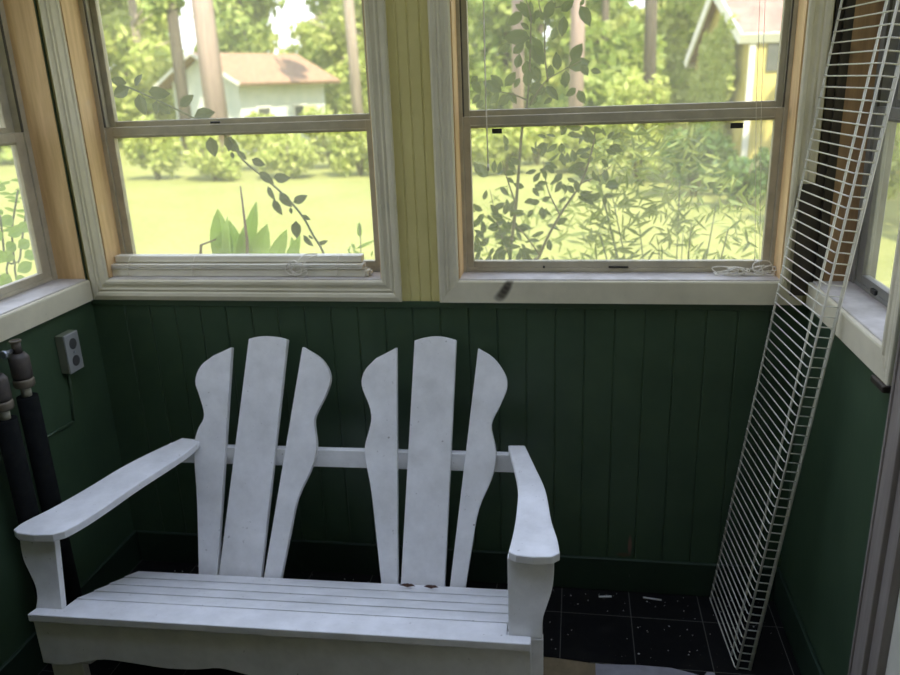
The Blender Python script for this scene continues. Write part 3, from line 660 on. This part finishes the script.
L2(m,[(330,50,345,112),(372,50,420,98),(395,50,385,95),(395,95,400,117),(412,92,440,120),(455,118,496,136),(478,155,522,192),(520,172,571,174),(503,198,525,242),(520,238,546,286),(538,218,576,262),(580,248,622,226),(571,262,575,283),(608,285,632,300),(588,302,590,356),(625,345,640,358),(655,372,684,362),(610,345,640,380)],.34,100,120,3,o0,.56,.02,.22)
L2(m,[(148,264,98,288),(165,258,186,221),(140,250,90,238),(176,282,195,347),(205,274,271,282),(235,308,272,344),(300,320,341,284),(342,350,405,336),(230,302,228,345)],.34,80,0,3,o0,.62,.02,.22)
m.build('leaves',M['leaf_vine'],VN,recalc=False)
# broad pointed leaves at the sill
c=at(237,262,Y=.75); BR=empty('broad_leaf_plant',(c.x,c.y,ZG)); tag(BR,'broad pointed green leaves rising behind the bundled blind','plant'); o0=Vector(BR.location)
m=MB()
for a,c2,d,e,w in [(385,440,350,266,.42),(395,450,378,288,.36),(430,450,385,300,.4),(390,450,330,360,.4),(425,430,470,245,.22),(470,450,500,312,.42),(510,450,560,328,.32),(365,450,362,330,.5),(440,450,425,330,.4),(560,450,600,345,.3),(590,450,575,350,.3)]:
    y=.75+rng.uniform(-.06,.06); p=at(100+a/3,120+c2/3,Y=y)-o0; q=at(100+d/3,120+e/3,Y=y)-o0; m.leaf(p,q,(rng.normal()*.4,-1,.2),(q-p).length*w*1.05,.15,.03,6)
m.build('leaves',M['leaf_broad'],BR,recalc=False)
m=MB()
for a,c2 in ((400,445),(440,450),(500,450),(560,450)):
    p=at(100+a/3,120+c2/3,Y=.75)-o0; m.tube([(p.x*.3,0,0),(p.x,p.y,p.z+.05)],[.014,.010],8)
m.build('stalks',M['stem_green'],BR)
m=MB(); m.tube([at(100+443/3,120+440/3,Y=.72)-o0,at(100+441/3,120+360/3,Y=.72)-o0,at(100+421/3,120+198/3,Y=.72)-o0],[.007,.006,.003],6)
m.tube([at(100+300/3,120+450/3,Y=.72)-o0,at(100+303/3,120+375/3,Y=.72)-o0,at(100+348/3,120+358/3,Y=.72)-o0],[.008,.006,.003],6); m.build('dry_stalk',M['redstalk'],BR)
# small dry seed head by the right edge of the left window
c=at(360,262,Y=.9); WE=empty('weed',(c.x,c.y,ZG)); tag(WE,'thin weed with one small seed head low at the right of left window','plant'); o0=Vector(WE.location)
m=MB(); m.tube([(0,0,0),at(361,262,Y=.9)-o0,at(360,224,Y=.9)-o0],[.004,.003,.0015],5); m.build('stem',M['stem_green'],WE)
m=MB(); p=at(360,238,Y=.9)-o0; q=at(359,222,Y=.9)-o0; m.leaf(p,q,(0,-1,0),.022); m.leaf(p,q,(1,-.2,0),.022)
for a in range(10): 
    p=at(352+rng.uniform(-4,20),262+rng.uniform(-14,4),Y=.9)-o0; m.leaf(p,p+Vector((rng.normal()*.03,rng.normal()*.02,.03)),(rng.normal(),-1,0),.014)
m.build('leaves',M['leaf_broad'],WE,recalc=False)

# glossy shrub in front of the right window
c=at(520,262,Y=.55); GS=empty('glossy_shrub',(c.x,c.y,ZG)); tag(GS,'dark glossy oval-leaved shrub against the left half of right window','shrub'); o0=Vector(GS.location)
m=MB()
def stems(m,Y,pls,r,org,root):
    for pl in pls:
        w=[at(u,v,Y=Y)-org for u,v in pl]; w=[Vector(root)]+w if root is not None else w
        s=spline(w,5); m.tube(s,[r*(1-.7*i/len(s)) for i in range(len(s))],6)
stems(m,.55,[[(508,300),(510,258),(516,205),(522,130),(527,105),(530,60),(531,16)]],.0085,o0,(0,0,0))
stems(m,.55,[[(532,300),(540,255),(560,215),(581,183),(592,150),(596,126)]],.0075,o0,(.03,.01,0))
stems(m,.55,[[(516,205),(506,175),(502,160)],[(531,16),(528,5),(522,-8)],[(530,104),(545,82),(560,72),(582,60)],[(548,82),(545,55),(546,20),(554,8),(574,7)],[(546,20),(540,8),(538,-6)],[(527,100),(512,94),(500,92)],[(510,258),(498,225),(490,190)],[(540,255),(525,235),(515,225)],[(560,215),(548,190),(543,160)],[(581,183),(600,175),(612,165)]],.0035,o0,None)
m.build('stems',M['stem'],GS)
m=MB()
U=[(350,90,300,5),(312,58,240,130),(350,88,352,0),(330,55,275,20),(395,48,372,100),(425,100,395,55),(435,92,460,-5),(440,60,480,10),(505,58,572,-5),(520,80,510,186),(600,28,652,132),(600,30,620,-10),(345,148,302,112),(350,186,213,190),(350,195,240,160),(252,222,188,260),(265,268,322,214),(282,342,300,268),(356,178,402,330),(352,250,330,200),(420,322,358,222),(490,352,480,258),(556,304,612,216),(540,338,652,306),(652,350,708,362),(450,392,454,322),(402,400,338,328),(332,432,342,342),(215,432,152,374),(225,432,280,358),(210,460,112,404),(150,520,196,458),(242,470,192,534),(242,462,284,520),(62,402,105,472),(530,350,526,442),(430,430,494,502),(432,440,336,454),(580,440,528,482),(592,450,624,520),(462,490,418,520),(100,470,60,520),(90,380,50,420),(120,500,80,540),(380,470,350,530),(370,120,345,40),(440,130,425,60),(460,200,480,130),(610,320,640,380),(640,330,600,290),(300,390,270,440),(330,300,350,400),(375,330,390,420),(500,400,540,430)]
L2(m,U,.55,460,0,5,o0,.60,.06,.35)
for (u,v,r,k) in [(493,178,20,11),(485,212,18,14),(507,222,20,20),(516,240,20,22),(493,245,20,16),(541,202,16,8),(565,172,20,26),(600,188,14,12),(546,224,12,7),(560,140,22,16),(600,146,20,14),(585,125,18,9),(540,160,16,8),(505,155,14,6),(548,255,10,5),(478,255,16,9),(575,195,12,6),(530,185,12,5)]:
    for i in range(k):
        a=rng.uniform(0,6.28); q=r*math.sqrt(rng.random())*.7; b=(u+q*math.cos(a),v+q*math.sin(a)); ln=rng.uniform(9,15); a2=a+rng.normal()*.5
        y=.55+rng.uniform(-.12,.12); p1=at(b[0],b[1],Y=y)-o0; p2=at(b[0]+ln*math.cos(a2),b[1]+ln*math.sin(a2),Y=y+rng.uniform(-.02,.02))-o0
        m.leaf(p1,p2,(rng.normal()*.7,-1,rng.normal()*.7),(p2-p1).length*rng.uniform(.4,.58),.12,.05)
m.build('leaves',M['leaf_shrub'],GS,recalc=False)
# narrow-leaved bush
def narrow(name,label,uc,Y,n,fn,leaf,lab_stems,ln=(12,22)):
    c=at(uc,262,Y=Y); R=empty(name,(c.x,c.y,ZG)); tag(R,label,'shrub'); o0=Vector(R.location); ml=MB(); ms=MB()
    k=0; tips=[]
    while k<n:
        u=rng.uniform(*fn[0]); v=rng.uniform(*fn[1])
        if not fn[2](u,v): continue
        k+=1; y=Y+rng.uniform(-.3,.3); a=rng.uniform(0,6.28) if rng.random()<.4 else rng.choice([-.5,3.6,-1.1,.6,2.6])+rng.normal()*.35; l=rng.uniform(*ln)
        p1=at(u,v,Y=y)-o0; p2=at(u+l*math.cos(a),v+l*math.sin(a)*.9,Y=y+rng.uniform(-.05,.05))-o0
        ml.leaf(p1,p2,(rng.normal()*.8,-1,rng.normal()*.8+.4),(p2-p1).length*rng.uniform(.12,.19),.1,.08)
        if k%48==0: tips.append(p1)
    for t in tips:
        ms.tube(spline([(t.x*.12,t.y*.12,0),(t.x*.55,t.y*.5,t.z*.6),t],4),[.007]*3+[.005]*3+[.003]*3,5)
    ms.build('stems',M['stem_green'],R); ml.build('leaves',leaf,R,recalc=False)
narrow('narrow_leaf_bush','bushy shrub of thin narrow leaves in the right half of right window',680,1.15,620,((585,765),(132,268),lambda u,v: v>132+max(0,u-690)*1.05+max(0,640-u)*.2 and rng.random()<(.95 if v<235 else .7)),M['leaf_narrow'],0)
narrow('narrow_leaf_bush','sparse narrow-leaved shrub low behind the glossy shrub',540,1.95,170,((478,610),(190,266),lambda u,v: True),M['leaf_narrow'],0)
# leafy plant outside the side window on the left
c=at(14,262,X=-.55); LP_=empty('side_shrub',(c.x,c.y,ZG)); tag(LP_,'light green leafy shrub outside the left-hand side window','shrub'); o0=Vector(LP_.location); m=MB(); ms=MB()
def atx(u,v,x): return at(u,v,X=x)-o0
for (u,v,d,e) in [(18,248,30,240),(12,252,3,262),(5,262,-6,250),(8,236,22,228),(2,240,-8,232),(17,272,33,262),(10,275,0,285),(24,258,36,252),(3,225,12,215),(15,283,27,278),(-4,275,-14,268),(20,232,28,222),(6,250,16,243)]:
    x=-.55+rng.uniform(-.05,.05); m.leaf(atx(u,v,x),atx(d,e,x),(1,-.6,.3),.045,.12,.05)
for i in range(46):
    u=rng.uniform(-12,34); v=rng.uniform(180,240); a=rng.uniform(2.5,4.2); x=-.7; m.leaf(atx(u,v,x),atx(u+13*math.cos(a),v+7*math.sin(a),x),(1,-.6,.3),.014,.1,.08)
for pl in ([(12,300),(14,262),(12,230),(18,190)],[(4,300),(4,255),(0,215)],[(20,300),(20,258),(27,205)]):
    w=[Vector((0,0,0))]+[atx(u,v,-.6) for u,v in pl]; ms.tube(spline(w,4),.004,5)
ms.build('stems',M['stem_green'],LP_); m.build('leaves',M['leaf_light'],LP_,recalc=False)

# ------------------------------------------------------------------ light
wn=bpy.data.worlds.new('World'); scene.world=wn; wn.use_nodes=True; nt=wn.node_tree; nt.nodes.clear()
out=nt.nodes.new('ShaderNodeOutputWorld'); bg=nt.nodes.new('ShaderNodeBackground'); tc=nt.nodes.new('ShaderNodeTexCoord'); sp_=nt.nodes.new('ShaderNodeSeparateXYZ'); rp=nt.nodes.new('ShaderNodeValToRGB')
nt.links.new(tc.outputs['Generated'],sp_.inputs[0]); nt.links.new(sp_.outputs['Z'],rp.inputs['Fac'])
e=rp.color_ramp.elements; e[0].position=.0; e[0].color=(.95,.96,.98,1); e[1].position=.75; e[1].color=(.60,.70,1,1)
nt.links.new(rp.outputs['Color'],bg.inputs['Color']); bg.inputs['Strength'].default_value=1.6; nt.links.new(bg.outputs[0],out.inputs[0])
sun=bpy.data.lights.new('sun','SUN'); sun.energy=6.3; sun.angle=math.radians(.6); sun.color=(1,.93,.76)
so=bpy.data.objects.new('sun',sun); link(so); dirv=Vector((.55,-.80,1.25)); so.rotation_euler=dirv.to_track_quat('Z','Y').to_euler()

# ------------------------------------------------------------------ camera
cd=bpy.data.cameras.new('camera'); cd.sensor_width=36; cd.sensor_fit='HORIZONTAL'; cd.lens=F_PX/900*36; cd.clip_start=.05; cd.clip_end=300
co=bpy.data.objects.new('camera',cd); link(co)
mt=Matrix((RT,UP,-FW)).transposed().to_4x4(); mt.translation=CAM; co.matrix_world=mt
cd.dof.use_dof=True; cd.dof.focus_distance=1.9; cd.dof.aperture_fstop=3.0
scene.camera=co
vs=scene.view_settings; vs.view_transform='Standard'; vs.look='None'; vs.exposure=1.0; vs.gamma=1; vs.use_curve_mapping=False
scene.cycles.use_denoising=True; scene.cycles.max_bounces=10; scene.cycles.transparent_max_bounces=24; scene.cycles.sample_clamp_indirect=6
